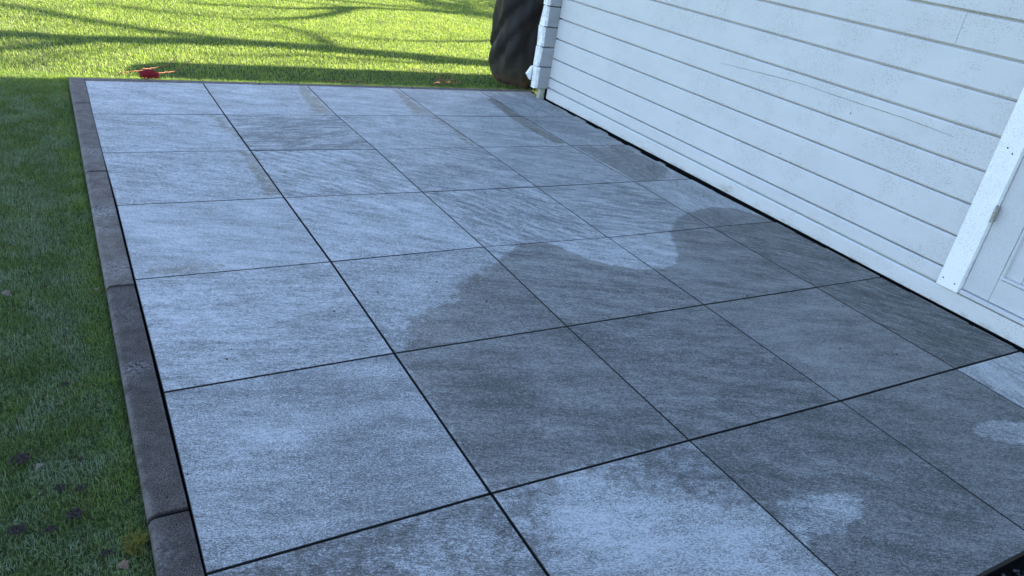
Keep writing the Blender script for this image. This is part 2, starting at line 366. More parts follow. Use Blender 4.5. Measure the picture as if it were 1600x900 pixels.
# ------------------------------------------------------------------ patio of square tiles
patio = link('patio', fixn(mesh('patio', *boxvf(-.003, 2.78, -4.195, .012, -.07, -.032), m_sub)), kind='structure')
TT = [[.64, .58, .55, .68, .60, .47, .36], [.62, .38, .54, .66, .50, .50, .52], [.62, .56, .52, .54, .58, .56, .44],
      [.56, .57, .54, .53, .60, .64, .52], [.46, .47, .60, .60, .44, .34, .76]]
AN = [[.10, .12, .15, .10, .08, .09, .12], [.10, .95, .24, .20, .10, .12, .10], [.10, .20, .20, .32, .15, .13, .16],
      [.10, .12, .15, .14, .15, .09, .14], [.40, .15, .50, .45, .24, .30, .54]]
BS = [[.3, .4, .4, .3, .4, .2, .3], [.3, 1, 1, .6, .3, .4, .2], [.4, .6, .6, 1, .8, .6, .4], [.3, .3, .4, .8, .7, .3, .2], [.5, .3, .3, .3, .7, .9, .7]]
SOFT = {(1, 4): .28, (1, 5): .5, (1, 6): .35, (0, 6): .3, (2, 6): .8}
def make_tile(i, j):
    hx0 = (.0006, .0031, .0021, .0020, .0018)[i]; hx1 = (.0031, .0021, .0020, .0018, 0)[i] if i < 4 else 0
    rowh = lambda k: (.0015, .0022, .0022, .0023, .0023, .0023, .0033, 0)[k]
    c = [Vector((*GRID[i][j + 1], 0)), Vector((*GRID[i + 1][j + 1], 0)), Vector((*GRID[i + 1][j], 0)), Vector((*GRID[i][j], 0))]
    c[0] += Vector((hx0, rowh(j + 1), 0)); c[1] += Vector((-hx1, rowh(j + 1), 0)); c[2] += Vector((-hx1, -rowh(j), 0)); c[3] += Vector((hx0, -rowh(j), 0))
    ctr = (c[0] + c[1] + c[2] + c[3]) / 4
    b = .0009; n = 14
    ins = [c[k] + (ctr - c[k]).normalized() * b * 1.4 for k in range(4)]
    V = []; F = []; MI = []
    for a in range(n + 1):
        for e in range(n + 1):
            s, t_ = e / n, a / n
            V.append(ins[0] * (1 - s) * (1 - t_) + ins[1] * s * (1 - t_) + ins[2] * s * t_ + ins[3] * (1 - s) * t_)
    for a in range(n):
        for e in range(n):
            q = a * (n + 1) + e; F.append((q, q + 1, q + n + 2, q + n + 1)); MI.append(0)
    cor = [0, n, (n + 1) ** 2 - 1, n * (n + 1)]
    ring = [list(range(0, n)), [n + k * (n + 1) for k in range(n)], [(n + 1) ** 2 - 1 - k for k in range(n)], [n * (n + 1) - k * (n + 1) for k in range(n)]]
    o1 = len(V)
    for k in range(4): V.append(c[k] - Vector((0, 0, b)))
    for k in range(4): V.append(c[k] - Vector((0, 0, .02)))
    for k in range(4):
        F.append(tuple([o1 + k, o1 + (k + 1) % 4, cor[(k + 1) % 4]] + ring[k][:0:-1] + [ring[k][0]])); MI.append(1)
        F.append((o1 + 4 + k, o1 + 4 + (k + 1) % 4, o1 + (k + 1) % 4, o1 + k)); MI.append(1)
    F.append((o1 + 7, o1 + 6, o1 + 5, o1 + 4)); MI.append(1)
    P = np.array([(p.x, p.y) for p in V])
    wet = np.full(len(P), -1.0)
    for pl, st in zip(WET, WETS):
        d = sdf(P, pl); wet = np.maximum(wet, np.minimum(d, .012 * (2 * st - 1) if st < 1 else d))
    brown = np.where(wet > -.05, 1.0, 0) * (sdf(P, WET[0]) < -.02) * (j < 4) * (i < 4)
    for pl in DRY: wet = np.minimum(wet, -sdf(P, pl))
    if (i, j) == (4, 6): wet[:] = -.05
    if (i, j) == (0, 6): wet[:] = -.002
    wet = np.clip(wet, -.1, .1)
    if (i, j) in SOFT: wet = (wet - (.03 if (i, j) == (1, 4) else 0)) * SOFT[i, j]
    tone = np.zeros(len(P))
    for x, y, r, a in TONE: tone += a * np.exp(-((P[:, 0] - x) ** 2 + (P[:, 1] - y) ** 2) / (r * r) * .9)
    me = mesh('tile', [p - ctr for p in V], F, [m_tile, m_body], MI)
    for nm, ar in (('wet', wet), ('tone', tone), ('brown', brown)):
        at = me.attributes.new(nm, 'FLOAT', 'POINT'); at.data.foreach_set('value', ar.astype(np.float32))
    o = link('tile', me, patio, loc=ctr + Vector((0, 0, random.uniform(-.0006, .0006))))
    o.rotation_euler = (random.uniform(-.0012, .0012), random.uniform(-.0012, .0012), 0)
    o.color = (TT[i][j], AN[i][j], BS[i][j], 1)
for j in range(7):
    for i in range(5): make_tile(i, j)

# ------------------------------------------------------------------ kerb
kerb = link('kerb', fixn(mesh('kerb', *boxvf(-.078, -.012, -5.45, .07, -.16, -.118), m_sub)), kind='structure')
def kerb_stone(x0, x1, y0, y1, horizontal, light, blooms=()):
    """concrete edging stone: rounded outer arris, small chamfer inside, corners relieved at one end"""
    L = (x1 - x0) if horizontal else (y1 - y0); W = (y1 - y0) if horizontal else (x1 - x0)
    n = 24; j1 = .0017 if y1 < -2 else .003        # the joints nearer the camera are tighter
    prof = [(0, -.12, 0), (0, -.012, .6), (.0012, -.0065, 1), (.0045, -.0025, .9), (.010, -.0004, .35), (.016, 0, .05), (W * .5, .0004, 0), (W - .006, 0, 0), (W - .002, -.0008, .6), (W, -.0035, .8), (W, -.12, 0)]
    V, F, E, B, J = [], [], [], [], []
    for a in range(n + 1):
        s = a / n
        if a == 0: s = .0001
        s = {0: 0, 1: j1 / L, 2: .0065 / L, n - 2: 1 - .0065 / L, n - 1: 1 - j1 / L}.get(a, s)
        for k, (p, z, e) in enumerate(prof):
            q = s * L; endd = min(q, L - q); dz = 0
            pp = p
            if endd < .0035: dz = -.005 if k not in (0, 10) else 0
            if endd < .0115 and 1 < k < 6: pp = p + .006 * (1 - endd / .012)
            jit = 0
            u, z_ = pp + jit, z + dz + jit
            if horizontal: P = (x0 + q, y1 - u, z_)
            else: P = (x0 + u, y0 + q, z_)
            V.append(P); E.append(e * (.2 if endd < .004 else .8))
            J.append(1.0 if endd < .004 else 0.0); B.append(sum(am * math.exp(-((P[0] - bx) ** 2 + (P[1] - by) ** 2) / br ** 2) for bx, by, br, am in blooms))
    m = len(prof)
    for a in range(n):
        for k in range(m - 1): F.append((a * m + k, a * m + k + 1, (a + 1) * m + k + 1, (a + 1) * m + k))
    F.append(tuple(range(m))); F.append(tuple(range(n * m, n * m + m)))
    me = fixn(mesh('kerb_stone', V, F, m_kerb))
    for nm, ar in (('edge', E), ('bloom', B), ('joint', J)):
        at = me.attributes.new(nm, 'FLOAT', 'POINT'); at.data.foreach_set('value', np.clip(np.array(ar, np.float32), 0, 1))
    o = link('kerb_stone', me, kerb); o.color = (light, 0, 0, 1)
    o.location.z = -.001
ys = [.078, -.43, -1.42, -2.42, -3.42, -4.42, -5.42]
lt = [.8, .75, .9, .10, .0, .06]
bl = [(), ((-.045, -1.2, .08, .7),), ((-.045, -1.84, .05, 1.6), (-.03, -2.3, .05, .8), (-.06, -2.0, .03, .8)), ((-.045, -2.88, .028, 1.1), (-.07, -2.6, .08, .25)), ((-.060, -3.53, .018, .9),), ()]
for k in range(6): kerb_stone(-.080, -.0040, ys[k + 1] + .0020, ys[k] - .0020, False, lt[k], bl[k])
xs = [-.0085, .92, 1.92, 2.872]
for k in range(3): kerb_stone(xs[k] + .001, xs[k + 1] - .001, .018, .085, True, .75)

# ------------------------------------------------------------------ gravel in front of the patio
def stones(n, region, zb, r0, r1):
    t_ = (1 + 5 ** .5) / 2
    iv = np.array([(-1, t_, 0), (1, t_, 0), (-1, -t_, 0), (1, -t_, 0), (0, -1, t_), (0, 1, t_), (0, -1, -t_), (0, 1, -t_), (t_, 0, -1), (t_, 0, 1), (-t_, 0, -1), (-t_, 0, 1)]) / 1.9
    fi = np.array([(0, 11, 5), (0, 5, 1), (0, 1, 7), (0, 7, 10), (0, 10, 11), (1, 5, 9), (5, 11, 4), (11, 10, 2), (10, 7, 6), (7, 1, 8), (3, 9, 4), (3, 4, 2), (3, 2, 6), (3, 6, 8), (3, 8, 9), (4, 9, 5), (2, 4, 11), (6, 2, 10), (8, 6, 7), (9, 8, 1)])
    V, F = [], []
    for k in range(n):
        r = rng.uniform(r0, r1); v = iv * rng.uniform(.7, 1.25, (12, 1)) * r * np.array([1, rng.uniform(.6, 1), rng.uniform(.5, .9)])
        a = rng.uniform(0, 6.28); c_, s_ = math.cos(a), math.sin(a)
        v = v @ np.array([[c_, s_, 0], [-s_, c_, 0], [0, 0, 1]])
        x0, x1, y0, y1 = region
        V.append(v + [rng.uniform(x0, x1), rng.uniform(y0, y1), zb + rng.uniform(0, r)]); F.append(fi + 12 * k)
    return np.concatenate(V), np.concatenate(F).tolist()
v, f = stones(5200, (1.0, 2.83, -4.62, -4.213), -.055, .003, .009)
link('gravel', mesh('gravel', v, f, m_stone), kind='stuff', label='dark coarse gravel beside the cut front edge of the patio', cat='gravel')

# ------------------------------------------------------------------ lawn blades
def blades(n, sampler, hl, hw, zb=-.047):
    P = sampler(n); n = len(P)
    a = rng.uniform(0, 2 * np.pi, n); lean = rng.uniform(.15, .95, n); L = rng.uniform(*hl, n); W = rng.uniform(*hw, n)
    d = np.stack([np.cos(a), np.sin(a)], 1); s = np.stack([-np.sin(a + rng.uniform(-.6, .6, n)), np.cos(a)], 1)
    z0 = np.full(n, zb); V = np.zeros((n, 5, 3))
    mh = L * .55; md = L * .55 * lean * .45; th = L * (1 - .35 * lean); td = L * lean * .95
    V[:, 0, :2] = P - s * W[:, None] / 2; V[:, 1, :2] = P + s * W[:, None] / 2
    V[:, 0, 2] = V[:, 1, 2] = z0
    V[:, 2, :2] = P + d * md[:, None] - s * W[:, None] * .42; V[:, 3, :2] = P + d * md[:, None] + s * W[:, None] * .42
    V[:, 2, 2] = V[:, 3, 2] = z0 + mh
    V[:, 4, :2] = P + d * td[:, None]; V[:, 4, 2] = z0 + th
    return V, rng.uniform(0, 1, n)
def s_near(n):
    x = -.092 - np.abs(rng.uniform(0, 1, n)) * .95; y = rng.uniform(-4.9, .3, n)
    d = np.sin(x * 23 + 1.3) * np.sin(y * 9.1) + np.sin(x * 51 + y * 33) * .6
    k = rng.uniform(0, 1, n) < .80 + .13 * d
    return np.stack([x, y], 1)[k]
def s_rect(x0, x1, y0, y1):
    return lambda n: np.stack([rng.uniform(x0, x1, n), rng.uniform(y0, y1, n)], 1)
def s_far(n):
    P = np.stack([rng.uniform(-1.6, 6, n), rng.uniform(.095, 7, n)], 1)
    dens = np.clip(1.25 - P[:, 1] / 9, .3, 1)
    k = (rng.uniform(0, 1, n) < dens) & ~((P[:, 0] > 2.70) & (P[:, 1] < .17))
    return P[k]
packs = [blades(430000, s_near, (.009, .021), (.0010, .0018), -.040), blades(15000, s_rect(-.097, -.083, -4.9, .1), (.008, .022), (.001, .0018)),
         blades(12000, s_rect(-2.6, -1.0, -4.9, .3), (.02, .04), (.003, .005)),
         blades(450000, s_far, (.013, .026), (.0020, .0036), -.040), blades(14000, s_rect(-.1, 2.7, .09, .20), (.025, .045), (.0015, .003))]
V = np.concatenate([p[0] for p in packs]); H = np.concatenate([p[1] for p in packs]); n = len(V)
me = bpy.data.meshes.new('lawn')
me.vertices.add(n * 5); me.vertices.foreach_set('co', V.reshape(-1).astype(np.float32))
base = (np.arange(n) * 5)[:, None]
tri = (base + np.array([0, 1, 3, 0, 3, 2, 2, 3, 4])).reshape(-1)
me.loops.add(len(tri)); me.loops.foreach_set('vertex_index', tri.astype(np.int32))
me.polygons.add(n * 3); me.polygons.foreach_set('loop_start', np.arange(0, n * 9, 3, dtype=np.int32))
me.update(calc_edges=False)
me.attributes.new('hash', 'FLOAT', 'POINT').data.foreach_set('value', np.repeat(H, 5).astype(np.float32))
me.attributes.new('along', 'FLOAT', 'POINT').data.foreach_set('value', np.tile(np.array([0, 0, .55, .55, 1], np.float32), n))
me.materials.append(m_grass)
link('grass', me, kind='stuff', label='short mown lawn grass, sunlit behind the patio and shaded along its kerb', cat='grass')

# ------------------------------------------------------------------ log cabin
cabin = link('log_cabin', None, loc=(0, 0, 0), label='white painted timber cabin wall of horizontal boards with a door at its right end', cat='cabin')
X = 2.84
GZ = [.155, .288, .421, .553, .686, .820, .950, 1.078] + [1.078 + .131 * k for k in range(1, 10)]
def board_vf(y0, y1, z0, z1, x=X, first=False):
    prof = [(x + .045, z0), (x + .0075, z0), (x + .0015, z0 + .0012), (x, z0 + .004), (x, z1 - .0155), (x + .0018, z1 - .0120), (x + .0050, z1 - .0078), (x + .024, z1 - .0070), (x + .024, z1 - .0002), (x + .045, z1 - .0002)]
    ny = max(2, int((y1 - y0) / .12)); V, F = [], []; m = len(prof)
    for a in range(ny + 1):
        y = y0 + (y1 - y0) * a / ny; wob = .0006 * math.sin(y * 7 + z0 * 50) + random.uniform(-.0003, .0003)
        e = .002 if a in (0, ny) else 0
        for k, (px, pz) in enumerate(prof):
            V.append((px + (wob + e if 1 <= k <= 7 else 0), y, pz))
    for a in range(ny):
        for k in range(m): F.append((a * m + k, a * m + (k + 1) % m, (a + 1) * m + (k + 1) % m, (a + 1) * m + k))
    F.append(tuple(range(m))[::-1]); F.append(tuple(range(ny * m, ny * m + m)))
    return V, F
YC, YD = -.185, -3.24
part('base_board', board_vf(-6.2, YC - .004, .005, .0855, X - .003), m_base, cabin)
prev = .0865
butt = {6: -1.68, 7: -2.906}
for k, z in enumerate(GZ):
    ya = YD if z < 2.06 else -6.2
    if k in butt:
        part('wall_board', board_vf(ya, butt[k] - .0008, prev, z), m_wall, cabin)
        part('wall_board', board_vf(butt[k] + .0008, YC, prev, z), m_wall, cabin)
    else: part('wall_board', board_vf(ya, YC, prev, z), m_wall, cabin)
    if z < 2.06: part('wall_board', board_vf(-6.2, -4.26, prev, z), m_wall, cabin)
    prev = z
TOPZ = GZ[-1]
# crossing logs that stick out at the corner, half a course out of step
def log_end(z0, z1, k):
    x0 = 2.738 + random.uniform(-.006, .006); x1 = X + .006; y0, y1 = -.182, -.118
    V, F, MI = [], [], []
    prof = [(y1, z0 + .001), (y0 + .004, z0 + .001), (y0, z0 + .004), (y0, z1 - .010), (y0 + .002, z1 - .007), (y0 + .008, z1 - .004), (y1, z1 - .002)]
    m = len(prof)
    stations = [x0, x0 + .003, x0 + .018, x0 + .022, x1]
    for s, xx in enumerate(stations):
        for q, (py, pz) in enumerate(prof):
            jx = random.uniform(-.006, .007) if s == 0 else (random.uniform(-.005, .005) if s in (1, 2) else 0)
            pull = {0: .006, 1: .003, 2: .0015, 3: 0, 4: 0}[s]
            V.append((xx + jx, py + (pull if q in (1, 2, 3, 4, 5) else 0), pz + random.uniform(-.002, .002) * (s < 3)))
    for s in range(len(stations) - 1):
        for q in range(m):
            F.append((s * m + q, s * m + (q + 1) % m, (s + 1) * m + (q + 1) % m, (s + 1) * m + q)); MI.append(0 if s < 2 else 1)
    F.append(tuple(range(m))[::-1]); MI.append(0); F.append(tuple(range((len(stations) - 1) * m, len(stations) * m))); MI.append(1)
    me = fixn(mesh('log_end', V, F, [m_end, m_logface], MI)); link('log_end', me, cabin)
zz = [.071, .222, .355, .488, .621, .753, .885, 1.015] + [1.015 + .131 * k for k in range(1, 9)]
for k in range(len(zz) - 1): log_end(zz[k] + .001, zz[k + 1] - .001, k)
part('corner_block', bevbox(2.795, 2.838, -.165, -.125, -.07, .0695, .004), m_conc, cabin)
part('dark_block', bevbox(2.840, 2.98, -.18, -.10, -.07, .0685, .003), m_sub, cabin)  # added dark block, hides the sunlit ground behind the corner
part('dark_block', bevbox(2.74, 2.835, -.112, -.02, -.07, -.012, .003), m_sub, cabin)
part('lit_plank_end', ([(2.703, -.112, .155), (2.735, -.112, .115), (2.76, -.112, .115), (2.76, -.112, .215), (2.735, -.112, .205), (2.703, -.085, .155), (2.735, -.085, .115), (2.76, -.085, .115), (2.76, -.085, .215), (2.735, -.085, .205)],  # white wedge for a sunlit plank end, the sunlight put into its colour
     [(0, 1, 2, 3, 4), (9, 8, 7, 6, 5), (0, 5, 6, 1), (1, 6, 7, 2), (2, 7, 8, 3), (3, 8, 9, 4), (4, 9, 5, 0)]), m_case, cabin)
# the rest of the building
part('inner_wall', boxvf(X + .046, 7.9, -6.15, -.185, .012, TOPZ - .01), m_wall, cabin)
part('footing', boxvf(X + .012, 7.88, -6.15, -.19, -.08, .008), m_sub, cabin)
rv = [(X - .30, -6.5, TOPZ - .06), (X - .30, .105, TOPZ - .06), (5.4, .105, 2.95), (5.4, -6.5, 2.95), (8.2, .105, TOPZ - .06), (8.2, -6.5, TOPZ - .06)]  # unseen roof; depth and overhang shaped to cast the lawn's shadow edge
rv2 = [(a, b, c + .05) for a, b, c in rv]
part('roof', (rv + rv2, [(0, 1, 2, 3), (3, 2, 4, 5), (6, 9, 8, 7), (9, 11, 10, 8), (0, 6, 7, 1), (4, 10, 11, 5), (1, 7, 8, 2), (2, 8, 10, 4), (0, 3, 9, 6), (3, 5, 11, 9)]), m_roof, cabin)
part('gable', ([(X + .05, -.19, TOPZ - .01), (7.9, -.19, TOPZ - .01), (5.4, -.19, 2.93), (X + .05, -.23, TOPZ - .01), (7.9, -.23, TOPZ - .01), (5.4, -.23, 2.93)], [(0, 1, 2), (5, 4, 3), (0, 3, 4, 1), (1, 4, 5, 2), (2, 5, 3, 0)]), m_wall, cabin)
# long drying crack, knots
ck = smoothpath([(X - .0002, -1.737, .613), (X - .0002, -1.984, .627), (X - .0002, -2.265, .641), (X - .0002, -2.557, .639), (X - .0002, -2.782, .641), (X - .0002, -2.946, .637), (X - .0002, -3.05, .632)], 8)
V, F = [], []
for i, p in enumerate(ck):
    s = math.sin(math.pi * i / (len(ck) - 1)) ** .5 * .0008 * random.uniform(.6, 1.3) + .0001; dz = random.uniform(-.0007, .0007)
    V += [(p.x - .0009, p.y, p.z + s + dz), (p.x - .0009, p.y, p.z - s + dz), (p.x + .003, p.y, p.z + s + dz), (p.x + .003, p.y, p.z - s + dz)]
for i in range(len(ck) - 1):
    a = 4 * i; F += [(a, a + 1, a + 5, a + 4), (a, a + 4, a + 6, a + 2), (a + 1, a + 3, a + 7, a + 5)]
part('crack', (V, F), m_crack, cabin)
for kx, kz in ((-2.279, .307), (-2.575, .589)):
    V, F = [], []
    for a in range(5):
        an = a * 1.26 + kx; c_, s_ = math.cos(an), math.sin(an); L_ = random.uniform(.004, .009)
        b_ = len(V)
        V += [(X - .0012, kx - s_ * .0012, kz + c_ * .0012), (X - .0012, kx + s_ * .0012, kz - c_ * .0012), (X - .0008, kx + c_ * L_, kz + s_ * L_), (X + .002, kx, kz)]
        F += [(b_, b_ + 1, b_ + 2), (b_, b_ + 3, b_ + 1), (b_, b_ + 2, b_ + 3), (b_ + 1, b_ + 3, b_ + 2)]
    part('knot', (V, F), m_crack, cabin)
# door with its casing
part('door_casing', bevbox(X - .024, X + .03, -3.312, -3.224, .0875, 2.10, .0015), m_case, cabin)
part('door_casing', bevbox(X - .024, X + .03, -4.275, -4.187, .0875, 2.10, .0015), m_case, cabin)
part('door_casing', bevbox(X - .024, X + .03, -4.275, -3.224, 2.102, 2.19, .0015), m_case, cabin)
for (yy, z_) in ((-3.242, .122), (-3.292, .118), (-3.262, .66), (-3.286, .645)):
    v, f = tubes([[(X - .0248, yy, z_), (X - .018, yy, z_)]], [.0032], 10); part('nail', (v, f), m_nail, cabin)
part('threshold', bevbox(X - .012, X + .04, -4.185, -3.314, .0865, .1035, .002), m_door, cabin)
door = link('door', None, cabin)
part('door_stile', bevbox(X + .001, X + .04, -3.4195, -3.3145, .106, 2.09, .0015), m_door, door)
part('door_stile', bevbox(X + .001, X + .04, -4.184, -4.08, .106, 2.09, .0015), m_door, door)
part('door_rail', bevbox(X + .0015, X + .04, -4.079, -3.4205, .106, .200, .0015), m_door, door)
part('door_rail', bevbox(X + .0015, X + .04, -4.079, -3.4205, 1.99, 2.09, .0015), m_door, door)
def bead(y0, y1, z0, z1, vert):
    arc = [(0, .001), (-.004, .003), (-.006, .007), (-.004, .012), (.004, .0145), (.012, .0148), (.012, 0)]
    V, F = [], []; m = len(arc)
    for s in (0, 1):
        for dx, dq in arc:
            V.append((X + .002 + dx, (y1 - dq) if vert else (y0, y1)[s], (z0, z1)[s] if vert else z0 + dq))
    for k in range(m): F.append((k, (k + 1) % m, m + (k + 1) % m, m + k))
    F += [tuple(range(m))[::-1], tuple(range(m, 2 * m))]
    return V, F
part('moulding', bead(0, -3.4205, .2005, 1.989, True), m_door, door)
part('moulding', bead(-4.079, -3.422, .2005, 0, False), m_door, door)
yb = -3.4355
for k in range(11):
    y1 = yb - k * .0585
    part('panel_board', bevbox(X + .012, X + .03, max(y1 - .0573, -4.079), y1 if k else yb + .005, .2155 if k else .2145, 1.985, .0025), m_door, door)
hv, hf = tubes([[(X - .026, -3.3175, z_), (X - .026, -3.3175, z_ + h)] for z_, h in ((.392, .034), (.4275, .026), (.4545, .004))], [.0062, .0062, .003], 12)
pv, pf = bevbox(X - .0225, X - .0015, -3.3205, -3.3135, .393, .452, .0008)
hf = hf + [tuple(i + len(hv) for i in q) for q in pf]; hv = list(hv) + pv
part('hinge', (hv, hf), m_steel, door)

# rubble, membrane and cut pieces showing in the gap between the last tiles and the cabin foot
gap = link('joint_filler', None, loc=(0, 0, 0), kind='structure')
for y0, y1, x0, x1, z1 in ((-.50, -.36, 2.822, 2.836, -.004), (-.72, -.60, 2.806, 2.832, -.003), (-.98, -.88, 2.803, 2.83, -.004), (-1.33, -1.21, 2.80, 2.828, -.004),
                           (-1.56, -1.50, 2.79, 2.82, -.006), (-1.98, -1.80, 2.797, 2.806, -.003), (-2.52, -2.40, 2.812, 2.822, -.003), (-2.83, -2.70, 2.818, 2.826, -.002), (-2.99, -2.86, 2.818, 2.825, -.003), (-3.40, -3.14, 2.812, 2.821, -.002), (-3.58, -3.42, 2.806, 2.815, -.002)):
    ex = float(np.interp(-(y0 + y1) / 2, [0, .62, 1.2, 1.79, 2.39, 3.0, 3.6, 4.2], EX))
    part('spacer', bevbox(ex + .0012, ex + .0012 + max(.006, min(x1 - x0, 2.832 - ex) * .8), y0, y1, -.031, -.0004, .0012), m_grey, gap)
rub = []
for (ya, yb_) in ((-1.86, -2.02), (-2.5, -2.72), (-3.02, -3.13), (-3.6, -3.9), (-1.0, -1.1), (-.2, -.35)):
    v, f = stones(70, (2.815, 2.84, yb_, ya), -.022, .002, .006); rub.append((v, f))
V = []; F = []
for v, f in rub:
    b_ = len(V); V += v.tolist(); F += [tuple(int(q) + b_ for q in t_) for t_ in f]
link('rubble', mesh('rubble', V, F, m_grey), gap, kind='stuff')

# ------------------------------------------------------------------ black fabric cover behind the corner
def cover():
    cx, cy = 3.10, .41; V, F = [], []; NA, NZ = 112, 60
    Ht = 1.07
    for a in range(NZ + 1):
        t_ = a / NZ; z = -.05 + t_ * (Ht + .05)
        for k in range(NA):
            th = 2 * math.pi * k / NA; c_, s_ = math.cos(th), math.sin(th)
            e = 2.6
            r = (abs(c_) ** e / .385 ** e + abs(s_) ** e / .235 ** e) ** (-1 / e)
            low = min(1, max(0, (z + .05) / .30)); tuck = 1 - .20 * (1 - low) ** 2.6 - .10 * math.exp(-((z + .04) / .04) ** 2)
            top = 1 if t_ < .93 else 1 - .35 * ((t_ - .93) / .07) ** 2
            fold = .012 * math.sin(th * 7 + z * 5.2) + .009 * math.sin(th * 13 - z * 9 + 1) + .006 * math.sin(th * 23 + z * 14)
            # deep slanting folds on the side turned to the patio, sharp on their lower side
            dq = math.atan2(s_, c_)
            for a0, z0_, sl_, dep, wd in ((2.80, .24, 2.5, .050, .24), (2.95, .06, 2.2, .034, .20), (-2.75, .10, 1.2, .030, .15), (2.75, .62, 2.4, .04, .22)):
                q = (dq - a0 - (z - z0_) * sl_ + math.pi) % (2 * math.pi) - math.pi
                fade = min(1, max(0, (z - z0_ + .12) / .12))
                fold += .62 * fade * (dep * .25 * math.exp(-((q - wd) / wd) ** 2) - dep * math.exp(-(q / (wd if q > 0 else wd * .22)) ** 2))
            hem = .016 * math.sin(th * 9) * math.exp(-(z + .05) / .05) + random.uniform(-.003, .003) * (1 if z < .05 else .25)
            rr = r * tuck * top + fold * (.6 + .6 * (1 - t_)) + hem
            zz_ = z + (.012 * math.sin(th * 5 + 1) + .01 * math.sin(th * 11)) * math.exp(-(z + .05) / .06)
            V.append((rr * c_, rr * s_, zz_))
    for a in range(NZ):
        for k in range(NA): F.append((a * NA + k, a * NA + (k + 1) % NA, (a + 1) * NA + (k + 1) % NA, (a + 1) * NA + k))
    V.append((0, 0, Ht + .01)); cc = len(V) - 1
    for k in range(NA): F.append((NZ * NA + k, NZ * NA + (k + 1) % NA, cc))
    return link('fabric_cover', mesh('fabric_cover', V, F, m_cover, smooth=True), loc=(cx, cy, 0), label='tall black fabric cover with muddy hem standing on the lawn behind the cabin corner', cat='cover')
cover()

# ------------------------------------------------------------------ strings on the grass
def tangle():
    paths = []
    for k in range(44):
        r = random.uniform(.02, .052); ax = random.uniform(-.8, .8); ph = random.uniform(0, 6.28); el = random.uniform(.4, 1); cz = random.uniform(0, .018)
        p = []
        for s in range(25):
            a = s / 24 * 6.28 * random.choice((1, 1)) + ph; x, y = r * math.cos(a), r * el * math.sin(a)
            x, y = x * math.cos(ax) - y * math.sin(ax), x * math.sin(ax) + y * math.cos(ax)
            z = cz + max(0, .05 - (x * x + y * y) * 7) * (.35 + .65 * abs(math.sin(a * 1.5 + k)))
            p.append((x, y * .7, z + random.uniform(-.002, .002)))
        paths.append(p)
    return tubes(paths, [.0021] * len(paths), 5)
v, f = tangle(); link('string_tangle', mesh('string_tangle', v, f, m_red, smooth=True), loc=(.328, .132, -.026), label='small heap of tangled bright red string on the grass behind the far kerb', cat='string')
def string(pts, label, mat, r=.0021, wig=.004):
    P = smoothpath([(x, y, -.001 + z * 1.5) for x, y, z in pts], 7); P = [p + Vector((random.uniform(-wig, wig), random.uniform(-wig, wig), random.uniform(-.002, .003))) for p in P]
    o = P[0].copy(); v, f = tubes([[p - o for p in P]], [r], 5)
    link('string', mesh('string', v, f, mat, smooth=True), loc=o, label=label, cat='string', group='faded red strings lying on the lawn')
string([(.36, .164, .01), (.436, .22, .006), (.489, .274, .006), (.563, .415, .006), (.615, .52, .01), (.64, .60, .004)], 'faded string running right from the red heap, the longer loop reaching into the shade', m_orange)
string([(.302, .247, .012), (.37, .304, .008), (.442, .379, .006), (.49, .469, .006), (.524, .578, .008), (.515, .62, .004)], 'faded string curving away behind the red heap, left of the longer loop', m_orange)
string([(.16, .109, .004), (.205, .173, .008), (.256, .195, .01), (.30, .216, .012)], 'short pale string reaching left from the red heap', m_orange)
string([(2.13, .56, .004), (2.186, .521, .008), (2.227, .451, .01), (2.234, .339, .008), (2.219, .229, .01), (2.15, .13, .008), (2.22, .15, .012), (2.30, .22, .008), (2.364, .355, .008), (2.379, .433, .01), (2.33, .46, .006)], 'reddish string looped in a kink near the black cover, longest of the pile', m_orange, .0021, .008)
string([(2.10, .12, .006), (2.2, .19, .012), (2.26, .14, .01), (2.34, .17, .012), (2.29, .26, .012), (2.21, .25, .014), (2.16, .16, .01), (2.06, .105, .004)], 'crumpled reddish string at the foot of the kinked loop near the black cover', m_orange, .0021, .008)
string([(1.33, .105, .002), (1.394, .118, .008), (1.478, .13, .006), (1.553, .135, .008), (1.633, .125, .002)], 'short reddish string lying against the middle of the far kerb', m_orange)
string([(-.125, -.32, .004), (-.112, -.30, .012), (-.10, -.35, .012), (-.115, -.41, .004)], 'tiny curl of reddish string in the grass beside the kerb corner', m_orange, .0013, .002)

# ------------------------------------------------------------------ leaves and soil lumps in the shaded grass
def lump(x, y, r, label):
    V, F = [], []
    for k in range(46):
        a, d = random.uniform(0, 6.28), r * random.uniform(0, .85) ** .8
        cx, cy, rr = d * math.cos(a), d * math.sin(a) * .75, r * random.uniform(.07, .22)
        b_ = len(V); 
        v, f = stones(1, (cx, cx, cy, cy), .0, rr, rr); V += v.tolist(); F += [tuple(int(q) + b_ for q in t_) for t_ in f]
    link('soil_lump', mesh('soil_lump', V, F, m_mud), loc=(x, y, -.0275), label=label, cat='soil', group='dark soil lumps in the shaded lawn strip')
lump(-.203, -2.867, .013, 'single small brown soil lump beside the middle of the lawn strip')
lump(-.184, -3.166, .009, 'small dark soil lump just above the pale leaf, nearest the kerb')
lump(-.293, -3.126, .024, 'largest dark soil lump, near the left edge of the photo')
lump(-.224, -3.246, .014, 'dark soil lump just below the pale leaf')
lump(-.19, -3.262, .014, 'dark soil lump close to the kerb, right of the one below the pale leaf')
lump(-.205, -3.335, .022, 'long dark soil lump at the lower middle of the lawn strip')
lump(-.245, -3.362, .014, 'lower soil lump between the long one and the left edge of the photo')
lump(-.298, -3.343, .020, 'dark soil lump at the lower left edge of the photo')
lump(-.156, -3.463, .013, 'lowest soil lump, close to the kerb below the yellow moss')
